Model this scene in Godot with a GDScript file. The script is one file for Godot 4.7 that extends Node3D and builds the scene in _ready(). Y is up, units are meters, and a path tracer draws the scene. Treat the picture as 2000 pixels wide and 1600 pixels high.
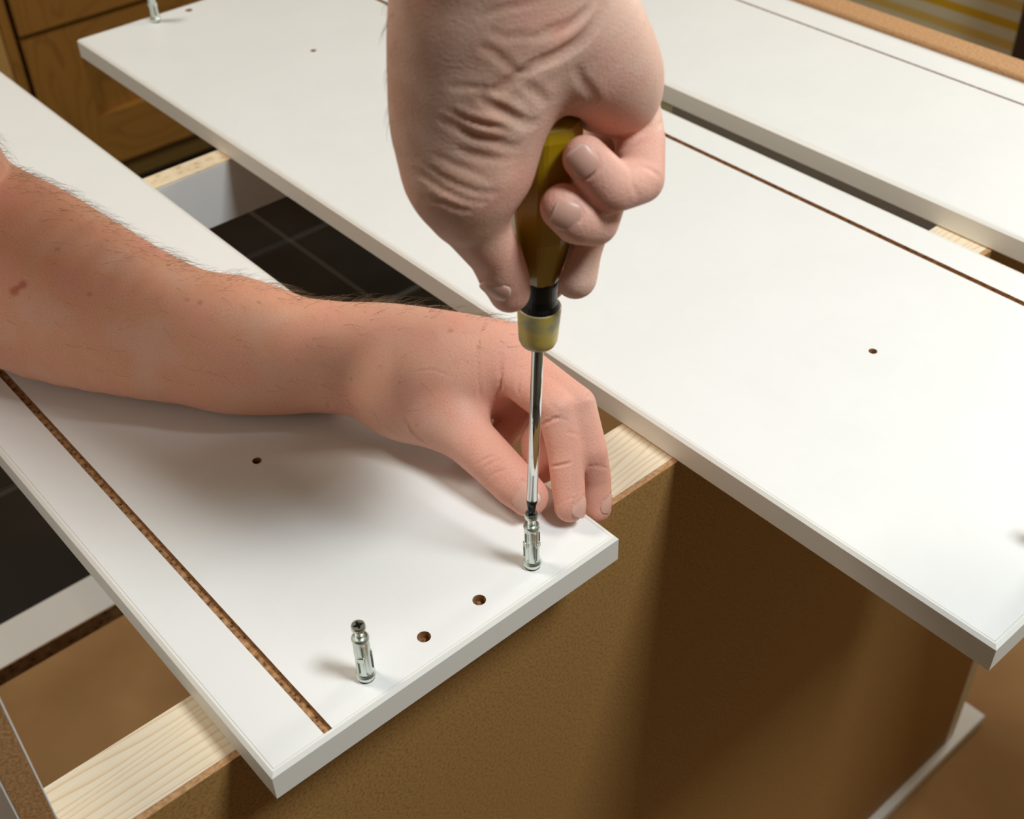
extends Node3D
# A person screws a connector dowel into a white cabinet board that lies on an unfinished cabinet.
# Axes: x runs along the cabinet back (right), z towards the viewer, y up; the floor is y = 0, the tops of the white boards y = 0.83.

const TOP := 0.83
const T := 0.018
var M := {}
var rng := RandomNumberGenerator.new()

func _ready() -> void:
	set_view()
	make_materials()
	build_room()
	build_cabinet()
	build_boards()
	build_kitchen()
	build_dowels()
	build_screwdriver()
	build_person()

# ---------------------------------------------------------------- camera, light, exposure
func set_view() -> void:
	var cam := Camera3D.new()
	cam.name = "camera"
	var at := CameraAttributesPhysical.new()
	at.frustum_focal_length = 36.1
	at.frustum_focus_distance = 0.60
	at.exposure_aperture = 11.0
	at.frustum_near = 0.02
	at.frustum_far = 30.0
	at.auto_exposure_enabled = false
	cam.attributes = at
	cam.fov = 36.77
	cam.near = 0.02
	cam.far = 30.0
	cam.rotation_order = EULER_ORDER_YXZ
	cam.rotation_degrees = Vector3(-40.3214, -40.0778, -1.7773)
	cam.position = Vector3(-0.3157, 1.28, 0.2950)
	add_child(cam)
	cam.current = true
	var env := Environment.new()
	env.background_mode = Environment.BG_COLOR
	env.background_color = Color(0.02, 0.02, 0.02)
	env.tonemap_mode = Environment.TONE_MAPPER_LINEAR
	env.tonemap_exposure = 1.0
	env.sdfgi_enabled = true
	env.ssao_enabled = true
	env.ssil_enabled = true
	var we := WorldEnvironment.new()
	we.name = "environment"
	we.environment = env
	add_child(we)
	unseen_lamp("work_lamp", Vector3(0.30, 2.20, 0.74), 0.36, 2.38, Color(0.944, 0.981, 1.0), "square white work lamp hung low from the ceiling over the boards", "lamp", 2.70, Vector3.DOWN)
	unseen_lamp("unseen_lamp", Vector3(-0.80, 2.66, -1.45), 0.6, 2.8, Color(1.0, 0.97, 0.92), "added square fill light panel, unseen, at the ceiling in the left rear", "lamp", 2.70, Vector3.DOWN)  # added fill light: lifts far board tops, left-facing sides and the lower rail
	unseen_lamp("added_fill_panel", Vector3(1.44, 1.32, -0.10), 0.30, 0.68, Color(1.0, 0.97, 0.93), "added square fill light panel, unseen, at the striped wall", "lamp", 0.0, Vector3(-0.98, -0.17, 0.0))  # added side fill, out of view, to brighten the right-facing skin

func unseen_lamp(called: String, at: Vector3, size: float, energy: float, col: Color, label: String, cat: String, hung: float, facing: Vector3) -> void:
	var root := thing(called, label, cat, at)
	var down := facing.normalized()
	var right := Vector3(0, 0, 1)
	right = (right - down * right.dot(down)).normalized()
	root.basis = Basis(right, -down, right.cross(-down))
	var st := begin()
	box(st, Vector3(0, 0.02, 0), Vector3(size + 0.04, 0.04, size + 0.04), 0.004)
	part(st, "housing", mat(Color(0.85, 0.85, 0.83), 0.5), root)
	if hung > at.y + 0.1:
		for s in [-1, 1]:
			st = begin()
			box(st, Vector3(s * size * 0.4, (hung - at.y + 0.04) / 2, 0), Vector3(0.006, hung - at.y - 0.04, 0.006), 0.001)
			part(st, "rod", mat(Color(0.6, 0.6, 0.6), 0.4, 1.0), root)
	var em := mat(Color(0.9, 0.9, 0.88), 0.6)
	em.emission_enabled = true
	em.emission = col
	em.emission_energy_multiplier = 1.2
	st = begin()
	box(st, Vector3(0, -0.003, 0), Vector3(size, 0.006, size), 0.001)
	part(st, "diffuser", em, root)
	var l := AreaLight3D.new()
	l.name = "area_light"
	l.area_size = Vector2(size, size)
	l.area_normalize_energy = true
	l.light_color = col
	l.light_energy = energy
	l.shadow_enabled = true
	l.area_range = 8.0
	l.position = at + down * 0.012
	l.basis = root.basis * Basis(Vector3.RIGHT, -PI / 2)
	add_child(l)

# ---------------------------------------------------------------- helpers
var used := {}
func numbered(called: String) -> String:
	used[called] = used.get(called, -1) + 1
	return called if used[called] == 0 else "%s_%03d" % [called, used[called]]

func thing(called: String, label: String, category: String, at := Vector3.ZERO, group := "") -> Node3D:
	var o := Node3D.new()
	o.name = numbered(called)
	add_child(o)
	o.position = at
	o.set_meta("label", label)
	o.set_meta("category", category)
	if group != "":
		o.set_meta("group", group)
	return o

func begin() -> SurfaceTool:
	var st := SurfaceTool.new()
	st.begin(Mesh.PRIMITIVE_TRIANGLES)
	st.set_smooth_group(-1)
	return st

func part(st: SurfaceTool, called: String, m: Material, parent: Node3D, label := "") -> MeshInstance3D:
	st.generate_normals()
	return put(st.commit(), called, m, parent, label)

func put(mesh: Mesh, called: String, m: Material, parent: Node3D, label := "") -> MeshInstance3D:
	var o := MeshInstance3D.new()
	o.mesh = mesh
	o.material_override = m
	if parent == self:
		o.name = numbered(called)
	else:
		o.name = called
	parent.add_child(o, true)
	if label != "":
		o.set_meta("label", label)
	return o

func structure(st: SurfaceTool, called: String, m: Material, label := "") -> MeshInstance3D:
	var o := part(st, called, m, self)
	o.set_meta("kind", "structure")
	if label != "":
		o.set_meta("label", label)
	return o

func tri(st: SurfaceTool, a: Vector3, b: Vector3, c: Vector3, out: Vector3) -> void:
	if (b - a).cross(c - a).dot(out) > 0.0:
		st.add_vertex(a); st.add_vertex(c); st.add_vertex(b)
	else:
		st.add_vertex(a); st.add_vertex(b); st.add_vertex(c)

func quad(st: SurfaceTool, a: Vector3, b: Vector3, c: Vector3, d: Vector3, out: Vector3) -> void:
	tri(st, a, b, c, out)
	tri(st, a, c, d, out)

# a box with chamfered edges, built from its 24 corners
func box(st: SurfaceTool, c: Vector3, s: Vector3, ch := 0.001, xf := Transform3D.IDENTITY) -> void:
	var h := s * 0.5
	ch = minf(ch, minf(h.x, minf(h.y, h.z)) * 0.9)
	var P := func(sx: int, sy: int, sz: int, ax: int) -> Vector3:
		var v := Vector3(h.x * sx, h.y * sy, h.z * sz)
		if ax != 0: v.x -= ch * sx
		if ax != 1: v.y -= ch * sy
		if ax != 2: v.z -= ch * sz
		return xf * (c + v)
	var B := xf.basis
	for k in 2:
		var g: int = k * 2 - 1
		quad(st, P.call(g, -1, -1, 0), P.call(g, 1, -1, 0), P.call(g, 1, 1, 0), P.call(g, -1, 1, 0), B * Vector3(g, 0, 0))
		quad(st, P.call(-1, g, -1, 1), P.call(1, g, -1, 1), P.call(1, g, 1, 1), P.call(-1, g, 1, 1), B * Vector3(0, g, 0))
		quad(st, P.call(-1, -1, g, 2), P.call(1, -1, g, 2), P.call(1, 1, g, 2), P.call(-1, 1, g, 2), B * Vector3(0, 0, g))
		for j in 2:
			var e: int = j * 2 - 1
			quad(st, P.call(g, e, -1, 0), P.call(g, e, 1, 0), P.call(g, e, 1, 1), P.call(g, e, -1, 1), B * Vector3(g, e, 0))
			quad(st, P.call(g, -1, e, 0), P.call(g, 1, e, 0), P.call(g, 1, e, 2), P.call(g, -1, e, 2), B * Vector3(g, 0, e))
			quad(st, P.call(-1, g, e, 1), P.call(1, g, e, 1), P.call(1, g, e, 2), P.call(-1, g, e, 2), B * Vector3(0, g, e))
			for i in 2:
				var f: int = i * 2 - 1
				tri(st, P.call(g, e, f, 0), P.call(g, e, f, 1), P.call(g, e, f, 2), B * Vector3(g, e, f))

func span(st: SurfaceTool, x0: float, x1: float, y0: float, y1: float, z0: float, z1: float, ch := 0.001) -> void:
	box(st, Vector3((x0 + x1) / 2, (y0 + y1) / 2, (z0 + z1) / 2), Vector3(x1 - x0, y1 - y0, z1 - z0), ch)

# a turned shape: profile of (radius, height) pairs round the y axis; ring(angle, i) may scale the radius
func lathe(st: SurfaceTool, prof: Array, n: int, xf := Transform3D.IDENTITY, ring: Variant = null) -> void:
	var row := func(i: int) -> Array:
		var out := []
		for k in n:
			var a := TAU * k / n
			var r: float = prof[i][0]
			if ring != null:
				r *= ring.call(a, i)
			out.append(xf * Vector3(cos(a) * r, prof[i][1], sin(a) * r))
		return out
	var last: Array = row.call(0)
	var first := last
	for i in range(1, prof.size()):
		var now: Array = row.call(i)
		var dr: float = prof[i][0] - prof[i - 1][0]
		var dy: float = prof[i][1] - prof[i - 1][1]
		for k in n:
			var a := TAU * (k + 0.5) / n
			var out := xf.basis * Vector3(cos(a) * dy, -dr, sin(a) * dy)
			var k2 := (k + 1) % n
			if prof[i - 1][0] < 1e-6:
				tri(st, last[k], now[k], now[k2], out)
			elif prof[i][0] < 1e-6:
				tri(st, last[k], last[k2], now[k], out)
			else:
				quad(st, last[k], last[k2], now[k2], now[k], out)
		last = now
	# close the ends
	for e in 2:
		var pr: Array = prof[0] if e == 0 else prof[prof.size() - 1]
		if pr[0] > 1e-6:
			var rg := first if e == 0 else last
			var mid := xf * Vector3(0, pr[1], 0)
			for k in n:
				tri(st, mid, rg[k], rg[(k + 1) % n], xf.basis * Vector3(0, -1 if e == 0 else 1, 0))

# ---------------------------------------------------------------- materials
func mat(c: Color, rough: float, metal := 0.0) -> StandardMaterial3D:
	var m := StandardMaterial3D.new()
	m.albedo_color = c
	m.roughness = rough
	m.metallic = metal
	return m

func noise(freq: float, oct: int, kind := FastNoiseLite.TYPE_SIMPLEX_SMOOTH, sd := 1) -> FastNoiseLite:
	var n := FastNoiseLite.new()
	n.noise_type = kind
	n.frequency = freq
	n.fractal_octaves = oct
	n.seed = sd
	return n

func noise_tex(n: FastNoiseLite, cols: Array, offs: Array, size := 512) -> NoiseTexture2D:
	var t := NoiseTexture2D.new()
	t.width = size
	t.height = size
	t.seamless = true
	t.noise = n
	var g := Gradient.new()
	g.colors = PackedColorArray(cols)
	g.offsets = PackedFloat32Array(offs)
	t.color_ramp = g
	return t

func triplanar(m: StandardMaterial3D, scale: Vector3) -> void:
	m.uv1_triplanar = true
	m.uv1_world_triplanar = true
	m.uv1_scale = scale

func wood_image(w: int, h: int, light: Color, dark: Color, rings: float, wob: float, sd: int) -> ImageTexture:
	# grain runs along u
	var im := Image.create(w, h, false, Image.FORMAT_RGB8)
	var n1 := noise(0.004, 2, FastNoiseLite.TYPE_SIMPLEX_SMOOTH, sd)
	var n2 := noise(0.05, 2, FastNoiseLite.TYPE_SIMPLEX_SMOOTH, sd + 7)
	for y in h:
		for x in w:
			var v := float(y) / h * rings + wob * n1.get_noise_2d(x * 0.6, y * 2.0)
			var s := v - floorf(v)
			var line := pow(s, 5.0) * (1.0 - smoothstep(0.93, 1.0, s))
			var fib := n2.get_noise_2d(x * 0.08, y * 3.0) * 0.10
			var t := clampf(line * 0.9 + fib + 0.05, 0.0, 1.0)
			im.set_pixel(x, y, light.lerp(dark, t))
	return ImageTexture.create_from_image(im)

func make_materials() -> void:
	rng.seed = 11
	# white melamine: plain, slightly glossy
	var w := mat(Color(0.935, 0.93, 0.915), 0.42)
	w.albedo_texture = noise_tex(noise(0.012, 3, FastNoiseLite.TYPE_SIMPLEX_SMOOTH, 5), [Color(0.994, 0.994, 0.994), Color(1, 1, 1)], [0.3, 0.7], 256)
	triplanar(w, Vector3(4, 4, 4))
	M.white = w
	var band := mat(Color(0.93, 0.915, 0.88), 0.38)
	M.band = band
	# hardboard: warm brown with fine dark fibres and specks
	var hb := mat(Color(1, 1, 1), 0.62)
	hb.albedo_texture = noise_tex(noise(0.09, 4, FastNoiseLite.TYPE_SIMPLEX_SMOOTH, 3), [Color(0.52, 0.38, 0.19), Color(0.62, 0.465, 0.255), Color(0.655, 0.495, 0.275), Color(0.69, 0.53, 0.31)], [0.12, 0.4, 0.6, 0.95], 1024)
	triplanar(hb, Vector3(4.2, 4.2, 4.2))
	M.hardboard = hb
	# raw particle board: chips of several browns
	var pb := mat(Color(1, 1, 1), 0.85)
	pb.albedo_texture = noise_tex(noise(0.035, 3, FastNoiseLite.TYPE_CELLULAR, 9), [Color(0.38, 0.24, 0.13), Color(0.58, 0.42, 0.26), Color(0.66, 0.49, 0.31), Color(0.74, 0.58, 0.40)], [0.1, 0.35, 0.6, 0.95], 512)
	triplanar(pb, Vector3(6, 6, 6))
	M.particle = pb
	var pl := mat(Color(1, 1, 1), 0.85)
	pl.albedo_texture = noise_tex(noise(0.03, 3, FastNoiseLite.TYPE_CELLULAR, 4), [Color(0.76, 0.64, 0.47), Color(0.88, 0.79, 0.65), Color(0.91, 0.83, 0.70), Color(0.94, 0.87, 0.76)], [0.05, 0.3, 0.6, 0.95], 512)
	triplanar(pl, Vector3(6, 6, 6))
	M.particle_light = pl
	# dark routed particle board inside grooves and holes
	var gr := mat(Color(1, 1, 1), 0.9)
	gr.albedo_texture = noise_tex(noise(0.06, 3, FastNoiseLite.TYPE_CELLULAR, 21), [Color(0.30, 0.18, 0.09), Color(0.60, 0.43, 0.27), Color(0.70, 0.52, 0.34), Color(0.82, 0.66, 0.47)], [0.1, 0.35, 0.6, 0.95], 512)
	triplanar(gr, Vector3(9, 9, 9))
	M.groove = gr
	var mdf := mat(Color(1, 1, 1), 0.75)
	mdf.albedo_texture = noise_tex(noise(0.12, 3, FastNoiseLite.TYPE_SIMPLEX_SMOOTH, 13), [Color(0.66, 0.48, 0.31), Color(0.74, 0.56, 0.38), Color(0.80, 0.63, 0.45)], [0.2, 0.5, 0.9], 512)
	triplanar(mdf, Vector3(5, 5, 5))
	M.mdf = mdf
	var mdfd := mat(Color(1, 1, 1), 0.75)
	mdfd.albedo_texture = noise_tex(noise(0.16, 3, FastNoiseLite.TYPE_SIMPLEX_SMOOTH, 14), [Color(0.56, 0.40, 0.22), Color(0.66, 0.48, 0.30), Color(0.76, 0.58, 0.40)], [0.2, 0.5, 0.9], 512)
	triplanar(mdfd, Vector3(7, 7, 7))
	M.mdf_dark = mdfd
	var pine := mat(Color(1, 1, 1), 0.6)
	pine.albedo_texture = wood_image(1024, 192, Color(0.945, 0.88, 0.775), Color(0.84, 0.69, 0.50), 9.0, 1.5, 31)
	M.pine = pine
	var oak := mat(Color(1, 1, 1), 0.5)
	oak.albedo_texture = wood_image(512, 256, Color(0.66, 0.46, 0.19), Color(0.55, 0.36, 0.13), 7.0, 2.2, 77)
	M.oak = oak
	var oakd := mat(Color(0.42, 0.27, 0.11), 0.6)
	M.oak_dark = oakd
	M.plinth = mat(Color(0.55, 0.42, 0.20), 0.6)
	var oakl := mat(Color(0.80, 0.62, 0.36), 0.55)
	M.oak_light = oakl
	var tile := mat(Color(1, 1, 1), 0.34)
	tile.albedo_texture = noise_tex(noise(0.01, 4, FastNoiseLite.TYPE_SIMPLEX_SMOOTH, 17), [Color(0.105, 0.10, 0.095), Color(0.145, 0.14, 0.13)], [0.3, 0.8], 256)
	triplanar(tile, Vector3(1.3, 1.3, 1.3))
	M.tile = tile
	M.grout = mat(Color(0.33, 0.30, 0.25), 0.9)
	var card := mat(Color(1, 1, 1), 0.9)
	card.albedo_texture = noise_tex(noise(0.02, 4, FastNoiseLite.TYPE_SIMPLEX_SMOOTH, 19), [Color(0.63, 0.475, 0.30), Color(0.67, 0.51, 0.325)], [0.3, 0.7], 256)
	triplanar(card, Vector3(1.1, 1.1, 1.1))
	M.card = card
	M.wall = mat(Color(0.46, 0.44, 0.40), 0.9)
	M.ceiling = mat(Color(0.86, 0.84, 0.79), 0.95)
	M.darkwood = mat(Color(0.20, 0.12, 0.05), 0.6)
	M.zinc = mat(Color(0.84, 0.87, 0.84), 0.34, 1.0)
	M.zinc_dark = mat(Color(0.42, 0.45, 0.43), 0.4, 1.0)
	M.chrome = mat(Color(0.86, 0.86, 0.85), 0.07, 1.0)
	M.tip = mat(Color(0.14, 0.13, 0.12), 0.35, 0.7)
	var hy := mat(Color(0.66, 0.53, 0.05), 0.3)
	hy.clearcoat_enabled = true
	hy.clearcoat = 0.4
	hy.clearcoat_roughness = 0.15
	M.handle = hy
	var co := mat(Color(1, 1, 1), 0.35)
	co.albedo_texture = noise_tex(noise(0.012, 3, FastNoiseLite.TYPE_SIMPLEX_SMOOTH, 41), [Color(0.62, 0.59, 0.47), Color(0.76, 0.68, 0.40), Color(0.82, 0.70, 0.30)], [0.25, 0.5, 0.8], 256)
	triplanar(co, Vector3(22, 22, 22))
	M.collar = co
	M.black = mat(Color(0.03, 0.03, 0.03), 0.4)
	# skin: tone comes from the vertices, fine relief from a height map
	var sk := mat(Color(1, 1, 1), 0.54)
	sk.vertex_color_use_as_albedo = true
	sk.metallic_specular = 0.38
	sk.subsurf_scatter_enabled = true
	sk.subsurf_scatter_strength = 0.10
	sk.albedo_texture = noise_tex(noise(0.07, 4, FastNoiseLite.TYPE_SIMPLEX_SMOOTH, 61), [Color(0.90, 0.86, 0.84), Color(0.975, 0.965, 0.96), Color(1, 1, 1)], [0.15, 0.5, 0.8], 512)
	var hn := noise(0.045, 3, FastNoiseLite.TYPE_CELLULAR, 51)
	hn.domain_warp_enabled = true
	hn.domain_warp_amplitude = 12.0
	sk.heightmap_enabled = true
	sk.heightmap_scale = 0.018
	sk.heightmap_texture = noise_tex(hn, [Color(0, 0, 0), Color(1, 1, 1)], [0.0, 1.0], 512)
	triplanar(sk, Vector3(34, 34, 34))
	M.skin = sk
	var nail := mat(Color(1, 1, 1), 0.36)
	nail.vertex_color_use_as_albedo = true
	M.nail = nail
	M.hair = mat(Color(0.54, 0.44, 0.32), 0.4)

# ---------------------------------------------------------------- room
func build_room() -> void:
	var st := begin()
	span(st, -2.6, 1.7, -0.12, -0.004, -2.7, 2.4, 0.001)
	var floor_o := structure(st, "floor", M.grout, "dark tiled kitchen floor with pale grey grout")
	# single floor tiles, 295 mm pitch, where the photo shows the floor
	var pitch := 0.2955
	var shared := []
	for v in 3:
		var s2 := begin()
		box(s2, Vector3.ZERO, Vector3(pitch - 0.007, 0.010, pitch - 0.007), 0.0015)
		s2.generate_normals()
		shared.append(s2.commit())
	for i in range(-5, 4):
		for j in range(-5, 6):
			var t := put(shared[(i * 3 + j * 5 + 60) % 3], "tile", M.tile, floor_o)
			t.position = Vector3(0.6755 + pitch * (i - 0.5), -0.005 + 0.0005 * ((i * 7 + j * 3 + 50) % 3 - 1), -1.2365 + pitch * (j - 0.5) + pitch)
	st = begin()
	span(st, -2.6, 1.7, 2.70, 2.80, -2.7, 2.4, 0.001)
	structure(st, "ceiling", M.ceiling)
	st = begin()
	span(st, -2.7, -2.6, -0.1, 2.8, -2.8, 2.5, 0.001)
	structure(st, "wall_left", M.wall)
	st = begin()
	span(st, -2.7, 1.8, -0.1, 2.8, -2.8, -2.5, 0.001)
	structure(st, "wall_back", M.wall)
	st = begin()
	span(st, -2.7, 1.8, -0.1, 2.8, 2.2, 2.3, 0.001)
	structure(st, "wall_front", M.wall)
	# right wall with striped wallpaper: flat print, one repeat is 64 mm high
	var im := Image.create(4, 128, false, Image.FORMAT_RGB8)
	var base := Color(0.80, 0.76, 0.62)
	for y in 128:
		var mmh := y * 0.5
		var c := base
		if mmh < 14.0: c = Color(0.78, 0.60, 0.05)
		elif mmh > 31.0 and mmh < 46.0: c = Color(0.80, 0.66, 0.34)
		for x in 4:
			im.set_pixel(x, y, c)
	var wp := mat(Color(1, 1, 1), 0.85)
	wp.albedo_texture = ImageTexture.create_from_image(im)
	st = begin()
	span(st, 1.505, 1.62, -0.1, 2.8, -2.6, 2.3, 0.001)
	structure(st, "wall_right", M.wall)
	var s3 := SurfaceTool.new()
	s3.begin(Mesh.PRIMITIVE_TRIANGLES)
	var y0 := 0.03
	for q in [[0, -2.5], [1, -2.5], [1, 2.2], [0, -2.5], [1, 2.2], [0, 2.2]]:
		var yy: float = y0 if q[0] == 0 else 2.70
		s3.set_uv(Vector2(q[1], -(yy - (TOP - 0.4225)) / 0.064))
		s3.set_normal(Vector3(-1, 0, 0))
		s3.add_vertex(Vector3(1.5, yy, q[1]))
	var wo := put(s3.commit(), "wallpaper", wp, self)
	wo.set_meta("kind", "structure")
	wo.name = "trim_2"
	wo.set_meta("label", "wallpaper with mustard and grey horizontal stripes")
	st = begin()
	span(st, 1.36, 1.499, 0.0, 2.1, -0.53, -0.40, 0.003)
	structure(st, "trim_1", M.darkwood, "dark brown upright post in front of the striped wallpaper")
	st = begin()
	span(st, -0.75, 1.25, 0.0006, 0.0036, -0.955, 0.95, 0.0005)
	var cs := part(st, "cardboard_sheet", M.card, self)
	cs.set_meta("label", "brown cardboard sheet laid flat on the tiled floor under the cabinet")
	cs.set_meta("category", "cardboard")

# ---------------------------------------------------------------- the unfinished cabinet that serves as a bench
func build_cabinet() -> void:
	var root := thing("base_cabinet", "unfinished kitchen base cabinet with brown hardboard back and pine top rail", "cabinet", Vector3(0.16, 0.0, -0.27))
	var o := -root.position
	var xf := Transform3D(Basis.IDENTITY, o)
	var yt := TOP - T
	var st := begin()
	box(st, Vector3(0.1655, (0.0215 + yt) / 2, -0.0323), Vector3(0.893, yt - 0.0215, 0.0034), 0.0003, xf)
	part(st, "back_panel", M.hardboard, root, "brown hardboard back panel")
	# light sawn edge of the hardboard along its top
	st = begin()
	box(st, Vector3(0.1655, yt + 0.0001, -0.0323), Vector3(0.892, 0.0005, 0.0036), 0.0001, xf)
	part(st, "sawn_edge", M.mdf, root)
	# pine rail behind it: lengthwise grain
	root.add_child(grain_box("top_rail", Vector3(0.1655, yt - 0.0098, -0.0543) + o, Vector3(0.891, 0.0196, 0.0395), M.pine, 0.45, 0.04), true)
	st = begin()
	box(st, Vector3(0.6215, (0.0215 + yt) / 2, -0.2775), Vector3(0.018, yt - 0.0215, 0.493), 0.0006, xf)
	part(st, "side_panel", M.white, root)
	st = begin()
	box(st, Vector3(0.2015, 0.0127, -0.272), Vector3(0.963, 0.0175, 0.502), 0.0012, xf)
	part(st, "bottom_panel", M.white, root)
	# front top rail standing on edge, with its raw chipboard edge up
	st = begin()
	box(st, Vector3(0.166, yt - 0.0264, -0.514), Vector3(0.89, 0.0505, 0.020), 0.0006, xf)
	var fr := part(st, "front_rail", M.white, root)
	st = begin()
	box(st, Vector3(0.166, yt - 0.0008, -0.514), Vector3(0.89, 0.0013, 0.0196), 0.0001, xf)
	part(st, "raw_edge", M.particle_light, fr)
	# middle rail lying flat lower down at the front
	st = begin()
	box(st, Vector3(0.166, TOP - 0.412, -0.5385), Vector3(0.89, 0.018, 0.048), 0.0006, xf)
	var mr := part(st, "middle_rail", M.white, root)
	st = begin()
	box(st, Vector3(0.166, TOP - 0.412, -0.5138), Vector3(0.89, 0.0176, 0.0012), 0.0001, xf)
	part(st, "raw_edge", M.particle, mr)
	# upright board whose raw edge faces the viewer
	var up := thing("upright_board", "narrow upright board with raw brown edge at the left end of the pine rail", "board", Vector3(-0.289, 0.0, -0.27))
	st = begin()
	box(st, Vector3(0, 0.53, 0), Vector3(0.0112, 1.05, 0.476), 0.0002)
	part(st, "core", M.mdf_dark, up, "raw brown fibreboard edge")
	for sx in [-1, 1]:
		st = begin()
		box(st, Vector3(sx * 0.00605, 0.53, 0), Vector3(0.0007, 1.05, 0.476), 0.0001)
		part(st, "laminate", M.white, up)
	# fibreboard standing on edge beyond the white boards
	st = begin()
	box(st, Vector3.ZERO, Vector3(0.029, TOP - 0.036, 0.40), 0.0015)
	var eb := part(st, "fibreboard_panel", M.mdf, self)
	eb.position = Vector3(0.6465, (TOP - 0.036) / 2 + 0.0222, -0.28)
	eb.set_meta("label", "plain tan fibreboard panel standing on edge past the farthest white board")
	eb.set_meta("category", "board")

# a box with UVs so that the grain runs along x on every face
func grain_box(called: String, c: Vector3, s: Vector3, m: Material, ulen: float, vlen: float, along := 0) -> MeshInstance3D:
	var st := SurfaceTool.new()
	st.begin(Mesh.PRIMITIVE_TRIANGLES)
	st.set_smooth_group(-1)
	var h := s * 0.5
	for ax in 3:
		for sg in [-1.0, 1.0]:
			var n := Vector3.ZERO
			n[ax] = sg
			var a := Vector3.ZERO
			var b := Vector3.ZERO
			a[(ax + 1) % 3] = h[(ax + 1) % 3]
			b[(ax + 2) % 3] = h[(ax + 2) % 3]
			var f := n * h
			var q := [f - a - b, f + a - b, f + a + b, f - a + b]
			if (q[1] - q[0]).cross(q[2] - q[0]).dot(n) > 0.0:
				q.reverse()
			for k in [0, 1, 2, 0, 2, 3]:
				var p: Vector3 = q[k]
				var u := p[along]
				var v := p[(along + 1) % 3] * 0.7 + p[(along + 2) % 3]
				st.set_uv(Vector2(u / ulen + c.x * 3.1, v / vlen + 0.5 + c.y * 2.3))
				st.set_normal(n)
				st.add_vertex(p + c)
	var o := MeshInstance3D.new()
	o.mesh = st.commit()
	o.material_override = m
	o.name = called
	return o

# ---------------------------------------------------------------- the white boards
func build_boards() -> void:
	board("white board under the left hand, with two dowels standing near its front end", -0.2057, 0.0, -0.92, 0.0, -0.1748, [[-0.0448, -0.0151, 4.0], [-0.1453, -0.0153, 4.0], [-0.0785, -0.0156, 3.3], [-0.1119, -0.0158, 3.3], [-0.104, -0.1725, 2.6]])
	board("widest white board in the middle of the row, behind the hand with the screwdriver", 0.0768, 0.3545, -0.758, 0.1652, 0.3239, [[0.1479, -0.7431, 4.0], [0.150, 0.150, 4.0], [0.1828, -0.7447, 3.3], [0.2161, -0.5894, 2.6], [0.2173, -0.0057, 2.6]])
	board("white board farthest right in the row, next to the tan fibreboard edge", 0.3885, 0.5925, -0.63, 0.40, 0.5602, [], 0.0024)  # unseen near end lengthened so that it shades the hardboard back

func board(label: String, x0: float, x1: float, z0: float, z1: float, gx: float, holes: Array, gw := 0.0044) -> void:
	var root := thing("cabinet_board", label, "board", Vector3((x0 + x1) / 2, TOP - T, (z0 + z1) / 2), "loose white cabinet boards on the bench")
	var o := root.position
	var hx := (x1 - x0) / 2
	var hz := (z1 - z0) / 2
	var e := 0.0030
	var body := CSGCombiner3D.new()
	body.name = "panel"
	root.add_child(body)
	var b := CSGBox3D.new()
	b.name = "slab"
	b.size = Vector3((hx - e) * 2, T, (hz - e) * 2)
	b.position = Vector3(0, T / 2, 0)
	b.material = M.white
	body.add_child(b)
	var g := CSGBox3D.new()
	g.name = "groove_cut"
	g.operation = CSGShape3D.OPERATION_SUBTRACTION
	g.size = Vector3(gw, 0.0058 if gw > 0.003 else 0.004, (hz - e) * 2 + 0.01)
	g.position = Vector3(gx - o.x, T, 0)
	g.material = M.groove
	body.add_child(g)
	for h in holes:
		var c := CSGCylinder3D.new()
		c.name = "hole_cut"
		c.operation = CSGShape3D.OPERATION_SUBTRACTION
		c.radius = h[2] * 0.001
		c.height = 0.0095
		c.sides = 28
		c.smooth_faces = true
		c.position = Vector3(h[0] - o.x, T, h[1] - o.z)
		c.material = M.groove
		body.add_child(c, true)
	# edge banding, chamfered, with a hairline joint against the face
	var t := 0.00285
	for s in [-1, 1]:
		var st := begin()
		band(st, Vector3(s * (hx - t / 2), T / 2, 0), Vector3(t, T, hz * 2), Vector3(s, 0, 0))
		part(st, "edge_band", M.band, root)
		st = begin()
		band(st, Vector3(0, T / 2, s * (hz - t / 2)), Vector3(hx * 2, T, t), Vector3(0, 0, s))
		part(st, "edge_band", M.band, root)

# strip whose two outer long edges and outer upright corners are bevelled
func band(st: SurfaceTool, c: Vector3, s: Vector3, out: Vector3) -> void:
	var side := Vector3(absf(out.z), 0, absf(out.x))
	var d := absf(s.dot(out)) / 2
	var l := absf(s.dot(side)) / 2
	var h := s.y / 2
	var k := 0.0017
	var prof := [Vector2(-d, h), Vector2(d - k, h), Vector2(d, h - k), Vector2(d, -h + k), Vector2(d - k, -h), Vector2(-d, -h)]
	var pt := func(i: int, sg: float) -> Vector3:
		var p: Vector2 = prof[i]
		var cut := d - p.x + 0.00004   # mitred at the corners
		return c + out * p.x + Vector3(0, p.y, 0) + side * sg * (l - cut)
	var n := [Vector3.UP, out + Vector3.UP, out, out - Vector3.UP, -Vector3.UP, -out]
	for i in 6:
		quad(st, pt.call(i, -1.0), pt.call((i + 1) % 6, -1.0), pt.call((i + 1) % 6, 1.0), pt.call(i, 1.0), n[i])
	for sg in [-1.0, 1.0]:
		for i in range(1, 5):
			tri(st, pt.call(0, sg), pt.call(i, sg), pt.call(i + 1, sg), side * sg)

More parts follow.
